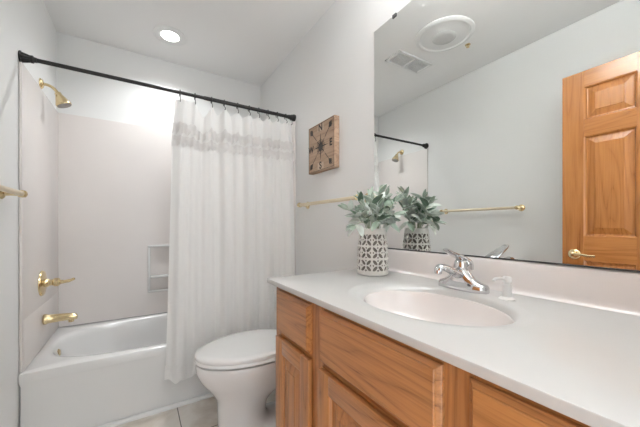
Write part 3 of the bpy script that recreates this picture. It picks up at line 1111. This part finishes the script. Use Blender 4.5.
kn = put('lever_handle', bm, M_BRASS, door, smooth=40)
bm = NB()
sweep(bm, spline([(DX1 + .039, ky + .005, kz), (DX1 + .041, ky - .03, kz + .001), (DX1 + .04, ky - .07, kz - .003), (DX1 + .037, ky - .105, kz - .004)], 5), [.009] * 6 + [.008] * 5 + [.007] * 5, 12, flat=(.7, 1))
put('lever', bm, M_BRASS, kn, smooth=60)
bm = NB()
box(bm, DX0 + .005, DX1 - .005, DY1 - .0005, DY1 + .001, kz - .028, kz + .028)
tag(put('latch_plate', bm, M_BRASS, door), 'brass latch plate')
for z in (.2, 1.0, 1.85):
    bm = NB()
    lathe(bm, [(.006, 0), (.006, .09)], (DX0 - .002, DY0 - .004, z - .045), 'z', 12)
    put('hinge', bm, M_BRASS, door, smooth=40)

# ------------------------------------------------------------------ ceiling fixtures
can = thing('recessed_light', 'lit round recessed ceiling light above the tub', 'ceiling light', (.19, 2.36, ZC))
bm = NB()
lathe(bm, [(.112, .0005), (.112, .003), (.106, .006), (.072, .006), (.060, .002)], (.19, 2.36, ZC), '-z', 48)
put('trim_ring', bm, M_WHITEPL, can, smooth=30)
bm = NB()
lathe(bm, [(.059, .001), (.059, .0035), (.045, .0045), (.01, .005)], (.19, 2.36, ZC), '-z', 40)
put('lens', bm, emissive('can_glow', (1, .97, .92), 9.0), can, smooth=60)
ld = bpy.data.lights.new('recessed_lamp', 'AREA'); ld.shape = 'DISK'; ld.size = .10; ld.energy = CAN_W; ld.color = (.95, .98, 1.0); ld.spread = radians(132)
lo = bpy.data.objects.new('recessed_lamp', ld); C.objects.link(lo); lo.parent = can; lo.location = (0, 0, -.010)

fan = thing('ceiling_fan_light', 'large round white ceiling fixture with grey centre lens, seen in mirror', 'ceiling fixture', (.155, 1.31, ZC))
bm = NB()
lathe(bm, [(.20, .0005), (.20, .006), (.19, .012), (.172, .014), (.165, .008), (.155, .008), (.10, .016), (.085, .018)], (.155, 1.31, ZC), '-z', 64)
put('fixture_pan', bm, M_WHITEPL, fan, smooth=30)
bm = NB()
lathe(bm, [(.083, .016), (.080, .021), (.05, .025), (.01, .026)], (.155, 1.31, ZC), '-z', 48)
put('centre_lens', bm, plain('lens_grey', (.60, .60, .59), .5), fan, smooth=60)

ven = thing('ceiling_vent', 'rectangular white ceiling vent with two grey grilles, seen in mirror', 'ceiling vent', (.11, 1.68, ZC))
vx0, vx1, vy0, vy1 = -.085, .305, 1.592, 1.765
bm = NB()
fwid = .022
z0, z1 = ZC - .012, ZC - .0005
box(bm, vx0, vx1, vy0, vy0 + fwid, z0, z1, .003); box(bm, vx0, vx1, vy1 - fwid, vy1, z0, z1, .003)
box(bm, vx0, vx0 + fwid, vy0, vy1, z0, z1, .003); box(bm, vx1 - fwid, vx1, vy0, vy1, z0, z1, .003)
box(bm, .103, .117, vy0, vy1, z0, z1, .002)
put('frame', bm, M_WHITEPL, ven, smooth=30)
for a, b_ in ((vx0 + fwid, .103), (.117, vx1 - fwid)):
    bm = NB()
    box(bm, a, b_, vy0 + fwid, vy1 - fwid, ZC - .003, ZC - .001)
    k = vy0 + fwid + .008
    while k < vy1 - fwid - .004:
        box(bm, a, b_, k, k + .004, ZC - .009, ZC - .003)
        k += .011
    tag(put('grille', bm, M_GREYPL, ven), 'grey louvred grille')

det = thing('sprinkler_head', 'tiny brass sprinkler cap on ceiling beside the round fixture, in mirror', 'sprinkler', (-.095, 1.285, ZC))
bm = NB()
lathe(bm, [(.020, .0005), (.020, .003), (.014, .006)], (-.095, 1.285, ZC), '-z', 24)
put('cap', bm, M_BRASS, det, smooth=40)
bm = NB()
lathe(bm, [(.008, .006), (.006, .016), (.012, .018), (.012, .021)], (-.095, 1.285, ZC), '-z', 16)
put('deflector', bm, M_BRASS, det, smooth=40)

# ------------------------------------------------------------------ vanity light bar above the mirror (just out of frame)
vl = thing('vanity_light', 'brass vanity light bar with four upward white glass shades above the mirror', 'wall light', (XR, .445, 2.22))
bm = NB()
box(bm, XR - .030, XR - .001, .14, .75, 2.20, 2.26, .006)
put('backplate', bm, M_BRASS, vl, smooth=30)
M_BULB = emissive('bulb_glow', (1, .96, .90), 6.0)
for y in (.22, .37, .52, .67):
    bm = NB()
    sweep(bm, spline([(XR - .028, y, 2.23), (XR - .08, y, 2.225), (XR - .115, y, 2.24), (XR - .12, y, 2.262)], 5), .008, 10, up=(0, 1, 0))
    so = put('arm', bm, M_BRASS, vl, smooth=60)
    bm = NB()
    lathe(bm, [(.02, 2.262), (.036, 2.275), (.048, 2.30), (.058, 2.335), (.055, 2.335), (.045, 2.302), (.033, 2.28), (.012, 2.272)], (XR - .12, y, 0), 'z', 28)
    put('glass_shade', bm, M_WHITEPL, so, smooth=60)
    bm = NB()
    bmesh.ops.create_uvsphere(bm, u_segments=20, v_segments=12, radius=.022, matrix=Matrix.Translation((XR - .12, y, 2.302)))
    put('bulb', bm, M_BULB, so, smooth=180)
    ld = bpy.data.lights.new('vanity_lamp', 'AREA'); ld.shape = 'DISK'; ld.size = .08; ld.energy = VAN_W; ld.color = (.95, .98, 1.0)
    lo = bpy.data.objects.new('vanity_lamp', ld); C.objects.link(lo); lo.parent = vl
    lo.location = (-.12, y - .445, 2.337 - 2.22); lo.rotation_euler = (pi, 0, 0)
